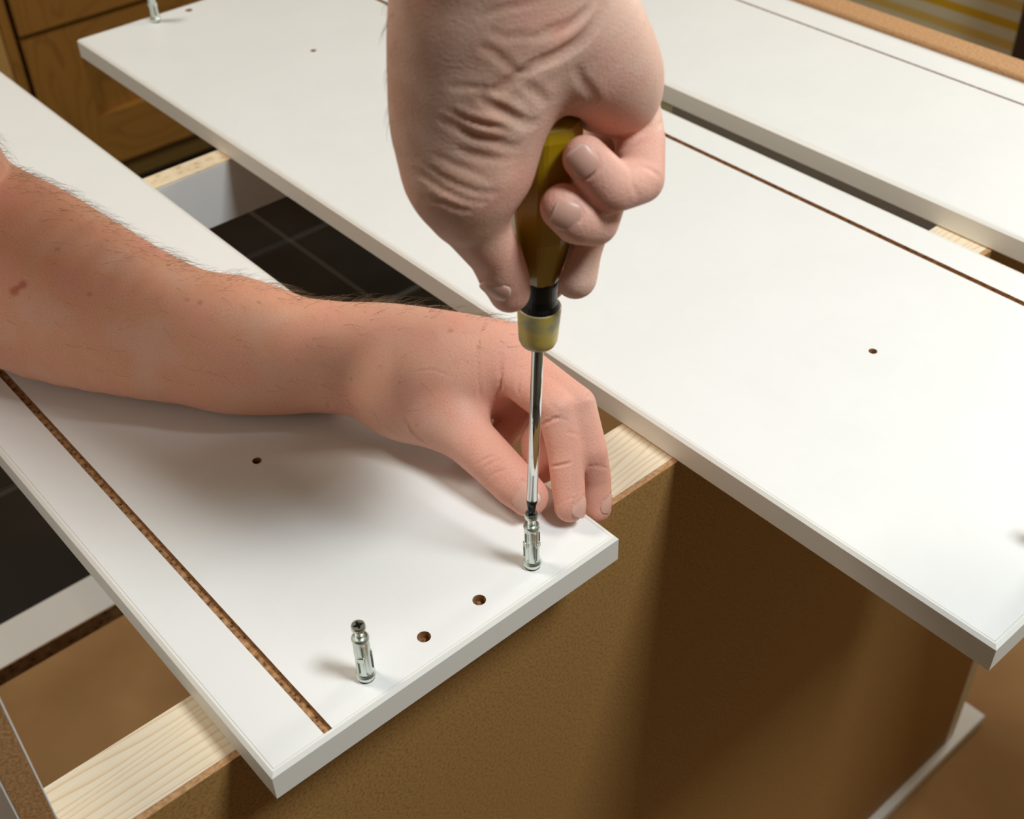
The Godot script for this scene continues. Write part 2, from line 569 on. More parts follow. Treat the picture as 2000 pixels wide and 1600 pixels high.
# ---------------------------------------------------------------- oak kitchen units at the far wall
func build_kitchen() -> void:
	kitchen_unit(0.397, 0.60, "oak kitchen cabinet with framed door and drawer at the far wall")
	# next cabinet to the left with a paler end
	var root := thing("kitchen_cabinet", "neighbouring oak cabinet with a paler front, at the top left corner", "cabinet", Vector3(0.11, 0, -1.9), "fitted kitchen units")
	root.add_child(grain_box("door", Vector3(-0.02, 0.45, -0.01), Vector3(0.561, 0.75, 0.02), M.oak_light, 0.5, 0.3, 1), true)
	root.add_child(grain_box("stile", Vector3(0.2715, 0.45, -0.008), Vector3(0.018, 0.75, 0.024), M.oak, 0.5, 0.3, 1), true)
	var st := begin()
	box(st, Vector3(0, 0.47, -0.30), Vector3(0.56, 0.78, 0.55), 0.001)
	part(st, "carcass", M.oak_dark, root)
	st = begin()
	box(st, Vector3(0, 0.036, -0.07), Vector3(0.56, 0.07, 0.018), 0.001)
	part(st, "plinth", M.plinth, root)

func kitchen_unit(x0: float, w: float, label: String) -> void:
	var root := thing("kitchen_cabinet", label, "cabinet", Vector3(x0 + w / 2, 0, -1.9), "fitted kitchen units")
	var h := w / 2
	var st := begin()
	box(st, Vector3(0, 0.465, -0.31), Vector3(w - 0.004, 0.79, 0.55), 0.001)
	part(st, "carcass", M.oak_dark, root)
	st = begin()
	box(st, Vector3(0, 0.036, -0.07), Vector3(w, 0.07, 0.018), 0.001)
	part(st, "plinth", M.plinth, root)
	# door below, drawer front above; each a frame of stiles and rails round a sunk panel
	for d in [[0.078, 0.367, 0.105], [0.377, 0.83, 0.105]]:
		var y0: float = d[0]
		var y1: float = d[1]
		var f: float = d[2]
		var leaf := Node3D.new()
		leaf.name = "door" if y0 < 0.2 else "drawer"
		root.add_child(leaf, true)
		for s in [-1.0, 1.0]:
			leaf.add_child(grain_box("stile", Vector3(s * (h - 0.004 - f / 2), (y0 + y1) / 2, -0.010), Vector3(f, y1 - y0, 0.020), M.oak, 0.5, 0.2, 1), true)
		leaf.add_child(grain_box("rail", Vector3(0, y0 + f / 2, -0.010), Vector3(w - 0.008 - 2 * f, f, 0.020), M.oak, 0.5, 0.2, 0), true)
		leaf.add_child(grain_box("rail", Vector3(0, y1 - f * 0.3, -0.010), Vector3(w - 0.008 - 2 * f, f * 0.6, 0.020), M.oak, 0.5, 0.2, 0), true)
		leaf.add_child(grain_box("sunk_panel", Vector3(0, (y0 + y1) / 2, -0.021), Vector3(w - 0.008 - 2 * f + 0.01, y1 - y0 - 0.02, 0.010), M.oak, 0.5, 0.25, 1), true)

# ---------------------------------------------------------------- connector dowels
func build_dowels() -> void:
	var d0 := make_dowel("silver connector dowel under the screwdriver tip", Vector3(-0.0448, TOP, -0.0151))
	for a in [["silver connector dowel standing free between the groove and the two drilled holes", Vector3(-0.1453, TOP, -0.0153), 1.3], ["silver connector dowel at the far corner of the middle board, by the oak cabinet", Vector3(0.1479, TOP, -0.7431), 0.4], ["silver connector dowel at the near end of the middle board, at the right edge", Vector3(0.150, TOP, 0.150), 2.2]]:
		var c: Node3D = d0.duplicate()
		c.name = numbered("dowel")
		add_child(c)
		c.position = a[1]
		c.rotation.y = a[2]
		c.set_meta("label", a[0])

func make_dowel(label: String, at: Vector3) -> Node3D:
	var root := thing("dowel", label, "dowel", at, "silver connector dowels in the boards")
	root.rotation.y = 0.25
	var st := begin()
	lathe(st, [[0.0036, 0.0004], [0.0041, 0.0008], [0.0047, 0.0022], [0.0047, 0.0034], [0.0041, 0.0046], [0.0036, 0.0052]], 24)
	part(st, "flange", M.zinc, root)
	# expanding sleeve: fluted, with a waist window and slits
	st = begin()
	var flute := func(a: float, i: int) -> float:
		return 1.0 - 0.16 * pow(absf(cos(a * 3.0)), 8.0) if i > 0 and i < 6 else 1.0
	lathe(st, [[0.0038, 0.0050], [0.0038, 0.0066], [0.0037, 0.0140], [0.0037, 0.0166], [0.00375, 0.0180], [0.0038, 0.0244], [0.0038, 0.0262], [0.0040, 0.0268], [0.0040, 0.0277], [0.0034, 0.0285], [0.0021, 0.0287]], 48, Transform3D.IDENTITY, flute)
	var sleeve := part(st, "sleeve", M.zinc, root)
	for k in 3:
		st = begin()
		var xf := Transform3D(Basis(Vector3.UP, TAU * k / 3.0 + 0.5), Vector3.ZERO)
		box(st, Vector3(0.0037, 0.0160, 0), Vector3(0.0009, 0.0030, 0.0034), 0.0003, xf)
		part(st, "rib", M.zinc, sleeve)
		st = begin()
		box(st, Vector3(0.00352, 0.0110, 0.0016), Vector3(0.0007, 0.0085, 0.0006), 0.0001, xf)
		part(st, "slit", M.zinc_dark, sleeve)
		st = begin()
		box(st, Vector3(0.00362, 0.0215, -0.0010), Vector3(0.0007, 0.0060, 0.0006), 0.0001, xf)
		part(st, "slit", M.zinc_dark, sleeve)
	st = begin()
	lathe(st, [[0.0021, 0.0280], [0.0019, 0.0300], [0.0021, 0.0318], [0.0030, 0.0330], [0.0033, 0.0336], [0.0033, 0.0352], [0.0030, 0.0360], [0.0016, 0.0360], [0.0010, 0.0342]], 28)
	var head := part(st, "head", M.zinc, root)
	st = begin()
	for k in 2:
		box(st, Vector3(0, 0.03585, 0), Vector3(0.0044, 0.0005, 0.0010), 0.0001, Transform3D(Basis(Vector3.UP, PI / 2 * k), Vector3.ZERO))
	part(st, "cross_recess", M.tip, head)
	return root

# ---------------------------------------------------------------- screwdriver
func build_screwdriver() -> void:
	var tip := Vector3(-0.0448, TOP + 0.0345, -0.0151)
	var top := Vector3(-0.0368, TOP + 0.240, -0.0116)
	var up := (top - tip).normalized()
	var side := Vector3(1, 0, 0)
	side = (side - up * side.dot(up)).normalized()
	var root := thing("screwdriver", "screwdriver with faceted yellow handle, black neck and chrome shaft, held upright on the dowel", "screwdriver", tip)
	root.basis = Basis(side, up, side.cross(up))
	var st := begin()
	var cross := func(a: float, i: int) -> float:
		return 1.0 - (0.32 * pow(absf(sin(a * 2.0)), 2.0) if i < 4 else 0.0)
	lathe(st, [[0.0006, 0.0], [0.0014, 0.0012], [0.0021, 0.0035], [0.0025, 0.0065], [0.0026, 0.0090], [0.0026, 0.0105]], 32, Transform3D.IDENTITY, cross)
	part(st, "tip", M.tip, root)
	var sm := SurfaceTool.new()
	sm.begin(Mesh.PRIMITIVE_TRIANGLES)
	sm.set_smooth_group(1)
	lathe(sm, [[0.00258, 0.0100], [0.00258, 0.1050]], 40)
	part(sm, "shaft", M.chrome, root)
	st = SurfaceTool.new()
	st.begin(Mesh.PRIMITIVE_TRIANGLES)
	st.set_smooth_group(1)
	lathe(st, [[0.0030, 0.1008], [0.0060, 0.1010], [0.0074, 0.1020], [0.0082, 0.1040], [0.0084, 0.1060], [0.0092, 0.1200], [0.0090, 0.1206], [0.0070, 0.1206]], 44)
	part(st, "collar", M.collar, root, "scuffed yellow collar")
	st = begin()
	lathe(st, [[0.0086, 0.1204], [0.0082, 0.1216], [0.0075, 0.1228], [0.0072, 0.1260], [0.0074, 0.1330], [0.0072, 0.1400]], 32)
	part(st, "neck", M.black, root, "black neck")
	st = begin()
	var facet := func(a: float, _i: int) -> float:
		var s := TAU / 8.0
		var k := fposmod(a, s) - s / 2.0
		return minf(cos(s / 2.0) / cos(k) * 1.04, 1.0)
	lathe(st, [[0.0060, 0.1325], [0.0076, 0.1345], [0.0098, 0.1440], [0.0122, 0.1560], [0.0136, 0.1700], [0.0140, 0.1850], [0.0138, 0.2000], [0.0126, 0.2045], [0.0090, 0.2070], [0.0, 0.2075]], 48, Transform3D.IDENTITY, facet)
	part(st, "handle", M.handle, root, "translucent-looking yellow handle with facets")

# ---------------------------------------------------------------- the person's forearms and hands
func build_person() -> void:
	var root := thing("person", "person with bare forearms, right hand turning the yellow screwdriver, left hand holding the white board", "person", Vector3(-0.1, TOP, -0.2))
	var o := root.position
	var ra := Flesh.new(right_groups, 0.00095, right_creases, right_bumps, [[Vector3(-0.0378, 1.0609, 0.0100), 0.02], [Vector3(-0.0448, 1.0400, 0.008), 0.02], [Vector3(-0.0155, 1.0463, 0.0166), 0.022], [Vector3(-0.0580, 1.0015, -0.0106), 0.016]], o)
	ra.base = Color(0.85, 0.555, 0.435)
	ra.tan = Color(0.68, 0.41, 0.30)  # darker thumb side: partly tan, partly shade put into the skin colour
	ra.tan_shade_axis = Vector3(-1, 0, 0)
	ra.tan_shade_from = 0.035
	ra.tan_shade_to = 0.085
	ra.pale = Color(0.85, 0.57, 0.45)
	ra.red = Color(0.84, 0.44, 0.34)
	for n in right_nails: ra.creases.append(nail_fold(n))
	var tip := Vector3(-0.0448, TOP + 0.0345, -0.0151)
	var ax := (Vector3(-0.0368, TOP + 0.240, -0.0116) - tip).normalized()
	for s in [[0.102, 0.1205, 0.0088, 0.0098], [0.120, 0.131, 0.0085, 0.0079], [0.131, 0.146, 0.0079, 0.0108], [0.146, 0.170, 0.0108, 0.0141], [0.170, 0.199, 0.0141, 0.0143]]:
		ra.clear(tip + ax * s[0], tip + ax * s[1], s[2] + 0.0007, s[3] + 0.0007)
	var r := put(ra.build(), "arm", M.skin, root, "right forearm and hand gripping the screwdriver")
	for n in right_nails: nail(n, r, o)
	hairs(ra, r, 170, 5, o)
	var la := Flesh.new(left_groups, 0.00115, left_creases, left_bumps, [[Vector3(-0.02, 0.842, -0.045), 0.03], [Vector3(-0.012, 0.845, -0.028), 0.03], [Vector3(0.01, 0.84, -0.02), 0.03], [Vector3(0.01, 0.88, -0.09), 0.03]], o)
	la.rest_y = TOP + 0.0006
	la.marks = left_marks
	la.base = Color(0.83, 0.48, 0.375)
	la.tan = Color(0.80, 0.405, 0.26)
	la.tan_shade_axis = Vector3(0, 0, -1)
	la.tan_shade_from = 0.08
	la.tan_shade_to = 0.22
	la.pale = Color(0.80, 0.46, 0.33)
	la.red = Color(0.81, 0.39, 0.29)
	for n in left_nails: la.creases.append(nail_fold(n))
	var l := put(la.build(), "arm", M.skin, root, "left forearm lying on the white board, hand spread at its edge")
	for n in left_nails: nail(n, l, o)
	hairs(la, l, 2900, 9, o)

# the skin fold that frames a nail: a groove round its root and sides
func nail_fold(d: Array) -> Dictionary:
	var a: Vector3 = d[2]
	var b: Vector3 = d[1].cross(a).normalized()
	var L: float = d[3] * 0.5
	var W: float = d[4] * 0.5
	var p := []
	for q in [[0.9, -1.0], [0.2, -1.02], [-0.5, -0.95], [-0.92, -0.6], [-1.05, 0.0], [-0.92, 0.6], [-0.5, 0.95], [0.2, 1.02], [0.9, 1.0]]:
		var s: float = q[1]
		var ang := s * 0.70
		var R := W * 1.55
		var v: Vector3 = d[0] + a * (L * q[0]) + b * (sin(ang) * R) - d[1] * (R * (1.0 - cos(ang)) + 0.0009 * q[0] * q[0])
		p.append([v.x, v.y, v.z])
	return {"w": 0.0008, "d": 0.0006, "p": p}

func nail(d: Array, parent: Node3D, o: Vector3) -> void:
	var c: Vector3 = d[0]
	var n: Vector3 = d[1]
	var a: Vector3 = d[2]
	var b := n.cross(a).normalized()
	var L: float = d[3] * 0.5
	var W: float = d[4] * 0.5
	var R := W * 1.55
	var st := SurfaceTool.new()
	st.begin(Mesh.PRIMITIVE_TRIANGLES)
	st.set_smooth_group(1)
	var nu := 12
	var nv := 12
	var g := func(i: int, j: int, lift: float) -> Vector3:
		var u := float(i) / nu * 2.0 - 1.0
		var v := float(j) / nv * 2.0 - 1.0
		var uu := u
		var half := 1.0
		if u < -0.35:
			half = sqrt(maxf(0.0, 1.0 - pow((-0.35 - u) / 0.65, 2.0) * 0.85))
		elif u > 0.45:
			half = sqrt(maxf(0.0, 1.0 - pow((u - 0.45) / 0.55, 2.0) * 0.75))
		var ang := v * half * 0.70
		var drop := R * (1.0 - cos(ang)) + 0.0009 * u * u
		return c + a * (uu * L) + b * (sin(ang) * R) + n * (lift - drop) - o
	for i in nu:
		for j in nv:
			st.set_color(Color(0.68, 0.38, 0.29) if i < nu - 1 else Color(0.72, 0.50, 0.39))
			quad(st, g.call(i, j, 0.0005), g.call(i + 1, j, 0.0005), g.call(i + 1, j + 1, 0.0005), g.call(i, j + 1, 0.0005), n)
			quad(st, g.call(i, j, -0.0006), g.call(i + 1, j, -0.0006), g.call(i + 1, j + 1, -0.0006), g.call(i, j + 1, -0.0006), -n)
	for i in nu:
		for e in [0, nv]:
			quad(st, g.call(i, e, 0.0005), g.call(i + 1, e, 0.0005), g.call(i + 1, e, -0.0006), g.call(i, e, -0.0006), b * (-1.0 if e == 0 else 1.0))
	for j in nv:
		for e in [0, nu]:
			quad(st, g.call(e, j, 0.0005), g.call(e, j + 1, 0.0005), g.call(e, j + 1, -0.0006), g.call(e, j, -0.0006), a * (-1.0 if e == 0 else 1.0))
	part(st, "fingernail", M.nail, parent)

# short curved hairs that grow out of the forearm skin, swept towards the hand
func hairs(f: Flesh, parent: Node3D, count: int, sd: int, o: Vector3) -> void:
	var rg := RandomNumberGenerator.new()
	rg.seed = sd
	var st := SurfaceTool.new()
	st.begin(Mesh.PRIMITIVE_TRIANGLES)
	var made := 0
	var tries := 0
	var left := sd == 9
	while made < count and tries < count * 40:
		tries += 1
		var i := rg.randi() % f.vs.size()
		var p := f.vs[i]
		var n := f.ns[i]
		var dir: Vector3
		if left:
			# back of the forearm and of the hand
			if p.z > -0.085 or p.z < -0.47 or n.y < -0.1 or p.y < TOP + 0.02:
				continue
			var w := 0.08 + 0.92 * smoothstep(0.25, 0.9, n.dot(Vector3(0.6, 0.55, -0.58)))
			w *= 1.0 - 0.75 * smoothstep(-0.16, -0.09, p.z)
			if rg.randf() > w:
				continue
			dir = Vector3(0.45, 0.05, 1.0)
		else:
			if p.y < 1.075 or n.dot(Vector3(-0.5, 0, -0.6)) < 0.45:
				continue
			dir = Vector3(-0.2, -1.0, 0.0)
		dir += Vector3(rg.randf_range(-0.7, 0.7), rg.randf_range(-0.5, 0.5), rg.randf_range(-0.7, 0.7))
		dir = (dir - n * dir.dot(n)).normalized()
		var lift := rg.randf_range(0.25, 0.75)
		var ln := rg.randf_range(0.006, 0.017) if left else rg.randf_range(0.005, 0.009)
		var r := rg.randf_range(0.00005, 0.00010)
		var bend := n.cross(dir) * rg.randf_range(-0.4, 0.4)
		var pts := []
		for k in 5:
			var t := k / 4.0
			pts.append(p - n * 0.0003 + (dir * t + n * (lift * t * (1.2 - 0.75 * t)) + bend * t * t) * ln - o)
		var s1 := n.cross(dir).normalized()
		for k in 4:
			var d: Vector3 = (pts[k + 1] - pts[k]).normalized()
			var s2 := d.cross(s1).normalized()
			var ra: float = r * (1.0 - 0.2 * k)
			var rb: float = r * (0.8 - 0.2 * k) + 0.000004
			for e in 3:
				var a0 := TAU * e / 3.0
				var a1 := TAU * (e + 1) / 3.0
				var u0 := s1 * cos(a0) + s2 * sin(a0)
				var u1 := s1 * cos(a1) + s2 * sin(a1)
				quad(st, pts[k] + u0 * ra, pts[k] + u1 * ra, pts[k + 1] + u1 * rb, pts[k + 1] + u0 * rb, u0 + u1)
		made += 1
	st.generate_normals()
	var h := put(st.commit(), "arm_hair", M.hair, parent)
	h.set_meta("kind", "stuff")

# A body as a distance field of tapered limbs joined smoothly, meshed with surface nets, smoothed, then creased.
class Flesh:
	var cell: float
	var creases: Array
	var bumps: Array
	var reds: Array
	var off: Vector3
	var vs := PackedVector3Array()
	var ns := PackedVector3Array()
	# primitives
	var pa := PackedFloat32Array()   # 9 numbers each: a, b-a, 1/len2, ra, rb-ra
	var pchain := PackedInt32Array()
	var pgroup := PackedInt32Array()
	var carve := PackedFloat32Array()
	var rest_y := -1.0
	var marks := []
	var base := Color(0.74, 0.42, 0.30)
	var tan := Color(0, 0, 0, 0)
	var tan_shade_axis := Vector3.ZERO
	var tan_shade_from := 0.0
	var tan_shade_to := 1.0
	var red := Color(0.76, 0.36, 0.265)
	var pale := Color(0.70, 0.45, 0.33)
	var gk := PackedFloat32Array()
	var gkr := PackedFloat32Array()
	var grad2 := PackedFloat32Array()
	var groot := PackedVector3Array()

	func _init(groups: Array, c: float, cr: Array, bu: Array, rd: Array, o: Vector3) -> void:
		cell = c
		creases = cr
		bumps = bu
		reds = rd
		off = o
		var chain := 0
		for gi in groups.size():
			var g: Dictionary = groups[gi]
			gk.append(g.k)
			gkr.append(g.kr)
			grad2.append(1.0 / (g.rad * g.rad))
			var r0: Array = g.chains[0][0]
			groot.append(Vector3(r0[0], r0[1], r0[2]))
			for c2 in g.chains:
				var pts := smooth_line(c2, g.sub)
				for i in pts.size() - 1:
					var a: Vector4 = pts[i]
					var b: Vector4 = pts[i + 1]
					var ba := Vector3(b.x - a.x, b.y - a.y, b.z - a.z)
					pa.append_array(PackedFloat32Array([a.x, a.y, a.z, ba.x, ba.y, ba.z, 1.0 / maxf(ba.length_squared(), 1e-12), a.w, b.w - a.w]))
					pchain.append(chain)
					pgroup.append(gi)
				chain += 1

	func smooth_line(c: Array, n: int) -> Array:
		var p := []
		for q in c:
			p.append(Vector4(q[0], q[1], q[2], q[3]))
		if n <= 1 or p.size() < 3:
			return p
		var out := []
		for i in p.size() - 1:
			var p0: Vector4 = p[maxi(i - 1, 0)]
			var p1: Vector4 = p[i]
			var p2: Vector4 = p[i + 1]
			var p3: Vector4 = p[mini(i + 2, p.size() - 1)]
			for j in n:
				var t := float(j) / n
				out.append(0.5 * (2.0 * p1 + (p2 - p0) * t + (2.0 * p0 - 5.0 * p1 + 4.0 * p2 - p3) * t * t + (3.0 * p1 - p0 - 3.0 * p2 + p3) * t * t * t))
		out.append(p[p.size() - 1])
		return out

	func one(i: int, x: float, y: float, z: float) -> float:
		var q := i * 9
		var dx := x - pa[q]
		var dy := y - pa[q + 1]
		var dz := z - pa[q + 2]
		var bx := pa[q + 3]
		var by := pa[q + 4]
		var bz := pa[q + 5]
		var t := clampf((dx * bx + dy * by + dz * bz) * pa[q + 6], 0.0, 1.0)
		dx -= bx * t
		dy -= by * t
		dz -= bz * t
		return sqrt(dx * dx + dy * dy + dz * dz) - (pa[q + 7] + pa[q + 8] * t)

	func field(x: float, y: float, z: float, list: PackedInt32Array) -> float:
		var total := 1e9
		var dg := 1e9
		var dc := 1e9
		var chain := -1
		var group := -1
		for i in list:
			if pchain[i] != chain:
				if chain >= 0:
					var k: float = gk[group]
					var h := maxf(k - absf(dg - dc), 0.0) / k
					dg = minf(dg, dc) - h * h * k * 0.25
				chain = pchain[i]
				dc = 1e9
				if pgroup[i] != group:
					if group >= 0:
						total = join(total, dg, group, x, y, z)
					group = pgroup[i]
					dg = 1e9
			var q := i * 9
			var dx := x - pa[q]
			var dy := y - pa[q + 1]
			var dz := z - pa[q + 2]
			var bx := pa[q + 3]
			var by := pa[q + 4]
			var bz := pa[q + 5]
			var t := clampf((dx * bx + dy * by + dz * bz) * pa[q + 6], 0.0, 1.0)
			dx -= bx * t
			dy -= by * t
			dz -= bz * t
			dc = minf(dc, sqrt(dx * dx + dy * dy + dz * dz) - (pa[q + 7] + pa[q + 8] * t))
		if chain >= 0:
			var k: float = gk[group]
			var h := maxf(k - absf(dg - dc), 0.0) / k
			dg = minf(dg, dc) - h * h * k * 0.25
			total = join(total, dg, group, x, y, z)
		for k in carve.size() / 9:
			var q := k * 9
			var dx := x - carve[q]
			var dy := y - carve[q + 1]
			var dz := z - carve[q + 2]
			var bx := carve[q + 3]
			var by := carve[q + 4]
			var bz := carve[q + 5]
			var t := clampf((dx * bx + dy * by + dz * bz) * carve[q + 6], 0.0, 1.0)
			dx -= bx * t
			dy -= by * t
			dz -= bz * t
			total = maxf(total, carve[q + 7] + carve[q + 8] * t - sqrt(dx * dx + dy * dy + dz * dz))
		return total

	# what the hand is closed round: flesh keeps clear of it
	func clear(a: Vector3, b: Vector3, ra: float, rb: float) -> void:
		var ba := b - a
		carve.append_array(PackedFloat32Array([a.x, a.y, a.z, ba.x, ba.y, ba.z, 1.0 / ba.length_squared(), ra, rb - ra]))

	func join(total: float, d: float, group: int, x: float, y: float, z: float) -> float:
		if total > 1e8:
			return d
		var r := groot[group]
		var e := ((x - r.x) * (x - r.x) + (y - r.y) * (y - r.y) + (z - r.z) * (z - r.z)) * grad2[group]
		var k := 0.0015 + gkr[group] * exp(-e)
		var h := maxf(k - absf(total - d), 0.0) / k
		return minf(total, d) - h * h * k * 0.25

	func near_list(x: float, y: float, z: float, from: PackedInt32Array, slack: float) -> Array:
		var ds := PackedFloat32Array()
		var best := 1e9
		for i in from:
			var d := one(i, x, y, z)
			ds.append(d)
			best = minf(best, d)
		var out := PackedInt32Array()
		for k in from.size():
			if ds[k] < best + slack:
				out.append(from[k])
		return [best, out]

	func build() -> ArrayMesh:
		var lo := Vector3(1e9, 1e9, 1e9)
		var hi := -lo
		var all := PackedInt32Array()
		for i in pchain.size():
			all.append(i)
			for e in 2:
				var r := pa[i * 9 + 7] + pa[i * 9 + 8] * e + 0.006
				var p := Vector3(pa[i * 9] + pa[i * 9 + 3] * e, pa[i * 9 + 1] + pa[i * 9 + 4] * e, pa[i * 9 + 2] + pa[i * 9 + 5] * e)
				lo = lo.min(p - Vector3(r, r, r))
				hi = hi.max(p + Vector3(r, r, r))
		var B := 8
		var S := 4
		var bs := cell * B
		var ss := bs * S
		var nb := Vector3i(ceili((hi.x - lo.x) / ss) * S, ceili((hi.y - lo.y) / ss) * S, ceili((hi.z - lo.z) / ss) * S)
		var nx := nb.x * B + 1
		var ny := nb.y * B + 1
		var nz := nb.z * B + 1
		var grid := PackedFloat32Array()
		grid.resize(nx * ny * nz)
		grid.fill(9.0)
		var live := []
		for sx in nb.x / S:
			for sy in nb.y / S:
				for sz in nb.z / S:
					var c := lo + Vector3(sx + 0.5, sy + 0.5, sz + 0.5) * ss
					var hd := ss * 0.87
					var q := near_list(c.x, c.y, c.z, all, 2.0 * hd + 0.018)
					if absf(q[0]) > hd + 0.02 and q[0] > 0.0:
						continue
					var sl: PackedInt32Array = q[1]
					for bx in S:
						for by in S:
							for bz in S:
								var ix := sx * S + bx
								var iy := sy * S + by
								var iz := sz * S + bz
								var c2 := lo + Vector3(ix + 0.5, iy + 0.5, iz + 0.5) * bs
								var fd := field(c2.x, c2.y, c2.z, sl)
								if absf(fd) > bs * 0.87 + cell * 2.5:
									continue
								var q2 := near_list(c2.x, c2.y, c2.z, sl, 2.0 * bs * 0.87 + 0.017)
								var bl: PackedInt32Array = q2[1]
								live.append(Vector3i(ix, iy, iz))
								for i in B:
									var x := lo.x + (ix * B + i) * cell
									for j in B:
										var y := lo.y + (iy * B + j) * cell
										var at := ((ix * B + i) * ny + iy * B + j) * nz + iz * B
										for k in B:
											grid[at + k] = field(x, y, lo.z + (iz * B + k) * cell, bl)
		# surface nets
		var ids := {}
		var sxn := ny * nz
		var corner := PackedInt32Array([0, 1, nz, nz + 1, sxn, sxn + 1, sxn + nz, sxn + nz + 1])
		var cpos := [Vector3(0, 0, 0), Vector3(0, 0, 1), Vector3(0, 1, 0), Vector3(0, 1, 1), Vector3(1, 0, 0), Vector3(1, 0, 1), Vector3(1, 1, 0), Vector3(1, 1, 1)]
		var edges := [[0, 1], [2, 3], [4, 5], [6, 7], [0, 2], [1, 3], [4, 6], [5, 7], [0, 4], [1, 5], [2, 6], [3, 7]]
		for b in live:
			for i in B:
				for j in B:
					var at: int = ((b.x * B + i) * ny + b.y * B + j) * nz + b.z * B
					for k in B:
						var a := at + k
						var g0 := grid[a]
						if absf(g0) > cell * 2.2:
							continue
						var any := 0
						var bad := false
						for e in 8:
							var v := grid[a + corner[e]]
							if v > 8.0:
								bad = true
								break
							if v < 0.0:
								any += 1
						if bad or any == 0 or any == 8:
							continue
						var sum := Vector3.ZERO
						var n := 0
						for e in edges:
							var v0 := grid[a + corner[e[0]]]
							var v1 := grid[a + corner[e[1]]]
							if (v0 < 0.0) != (v1 < 0.0):
								sum += cpos[e[0]].lerp(cpos[e[1]], v0 / (v0 - v1))
								n += 1
						ids[a] = vs.size()
						vs.append(lo + (Vector3(b.x * B + i, b.y * B + j, b.z * B + k) + sum / n) * cell)
		var idx := PackedInt32Array()
		for a in ids:
			var g0 := grid[a]
			# edges along z, y, x that start at this cell's corner
			for d in 3:
				var step: int = 1 if d == 0 else (nz if d == 1 else sxn)
				var u: int = nz if d == 0 else (sxn if d == 1 else 1)
				var w: int = sxn if d == 0 else (1 if d == 1 else nz)
				var g1 := grid[a + step]
				if (g0 < 0.0) == (g1 < 0.0):
					continue
				if not (ids.has(a - u) and ids.has(a - w) and ids.has(a - u - w)):
					continue
				var p0: int = ids[a]
				var p1: int = ids[a - u]
				var p2: int = ids[a - u - w]
				var p3: int = ids[a - w]
				if g0 < 0.0:
					idx.append_array(PackedInt32Array([p0, p1, p2, p0, p2, p3]))
				else:
					idx.append_array(PackedInt32Array([p0, p2, p1, p0, p3, p2]))
		relax(idx, 4)
		normals(idx)
		shape()
		normals(idx)
		var cols := tones()
		var outv := PackedVector3Array()
		outv.resize(vs.size())
		for i in vs.size():
			outv[i] = vs[i] - off
		var arr := []
		arr.resize(Mesh.ARRAY_MAX)
		arr[Mesh.ARRAY_VERTEX] = outv
		arr[Mesh.ARRAY_NORMAL] = ns
		arr[Mesh.ARRAY_COLOR] = cols
		arr[Mesh.ARRAY_INDEX] = idx
		var m := ArrayMesh.new()
		m.add_surface_from_arrays(Mesh.PRIMITIVE_TRIANGLES, arr)
		return m

	func relax(idx: PackedInt32Array, times: int) -> void:
		for t in times:
			var sum := PackedVector3Array()
			sum.resize(vs.size())
			var cnt := PackedInt32Array()
			cnt.resize(vs.size())
			for q in range(0, idx.size(), 3):
				var a := idx[q]
				var b := idx[q + 1]
				var c := idx[q + 2]
				var g := vs[a] + vs[b] + vs[c]
				sum[a] += g - vs[a]
				sum[b] += g - vs[b]
				sum[c] += g - vs[c]
				cnt[a] += 2
				cnt[b] += 2
				cnt[c] += 2
			for i in vs.size():
				if cnt[i] > 0:
					vs[i] = vs[i].lerp(sum[i] / cnt[i], 0.6)

	func normals(idx: PackedInt32Array) -> void:
		ns.resize(vs.size())
		ns.fill(Vector3.ZERO)
		for q in range(0, idx.size(), 3):
			var a := idx[q]
			var b := idx[q + 1]
			var c := idx[q + 2]
			var n := (vs[c] - vs[a]).cross(vs[b] - vs[a])
			ns[a] += n
			ns[b] += n
			ns[c] += n
		for i in ns.size():
			ns[i] = ns[i].normalized()

	# creases pressed in, pads and hollows raised or sunk
	func shape() -> void:
		var bin := {}
		var bw := 0.008
		for c in creases:
			var p: Array = smooth3(c.p)
			for i in p.size() - 1:
				var a: Vector3 = p[i]
				var b: Vector3 = p[i + 1]
				var fade := pow(sin(PI * (i + 0.5) / (p.size() - 1)), 0.7)
				var r: float = c.w * 3.0
				var l := (a.min(b) - Vector3(r, r, r)) / bw
				var h := (a.max(b) + Vector3(r, r, r)) / bw
				for x in range(floori(l.x), floori(h.x) + 1):
					for y in range(floori(l.y), floori(h.y) + 1):
						for z in range(floori(l.z), floori(h.z) + 1):
							var key := Vector3i(x, y, z)
							if not bin.has(key):
								bin[key] = []
							bin[key].append([a, b, c.w, c.d * fade, c])
		for i in vs.size():
			var p := vs[i]
			var move := 0.0
			for q in bumps:
				var d2: float = (p - Vector3(q[0], q[1], q[2])).length_squared() / (q[3] * q[3])
				if d2 < 6.0:
					move += q[4] * exp(-d2)
			var key := Vector3i(floori(p.x / bw), floori(p.y / bw), floori(p.z / bw))
			if bin.has(key):
				var best := {}
				for s in bin[key]:
					var a: Vector3 = s[0]
					var ba: Vector3 = s[1] - a
					var t := clampf((p - a).dot(ba) / maxf(ba.length_squared(), 1e-12), 0.0, 1.0)
					var e: float = (p - a - ba * t).length() / s[2]
					if e < 3.0:
						var v: float = -s[3] * (exp(-e * e) - 0.25 * exp(-(e - 1.7) * (e - 1.7) * 1.5))
						if absf(v) > absf(best.get(s[4], 0.0)):
							best[s[4]] = v
				for v in best.values():
					move += v
			p += ns[i] * move
			if p.y < rest_y and p.x < 0.002:
				p.y = rest_y - 0.0002 + 0.0002 * exp((p.y - rest_y) * 300.0)
			vs[i] = p

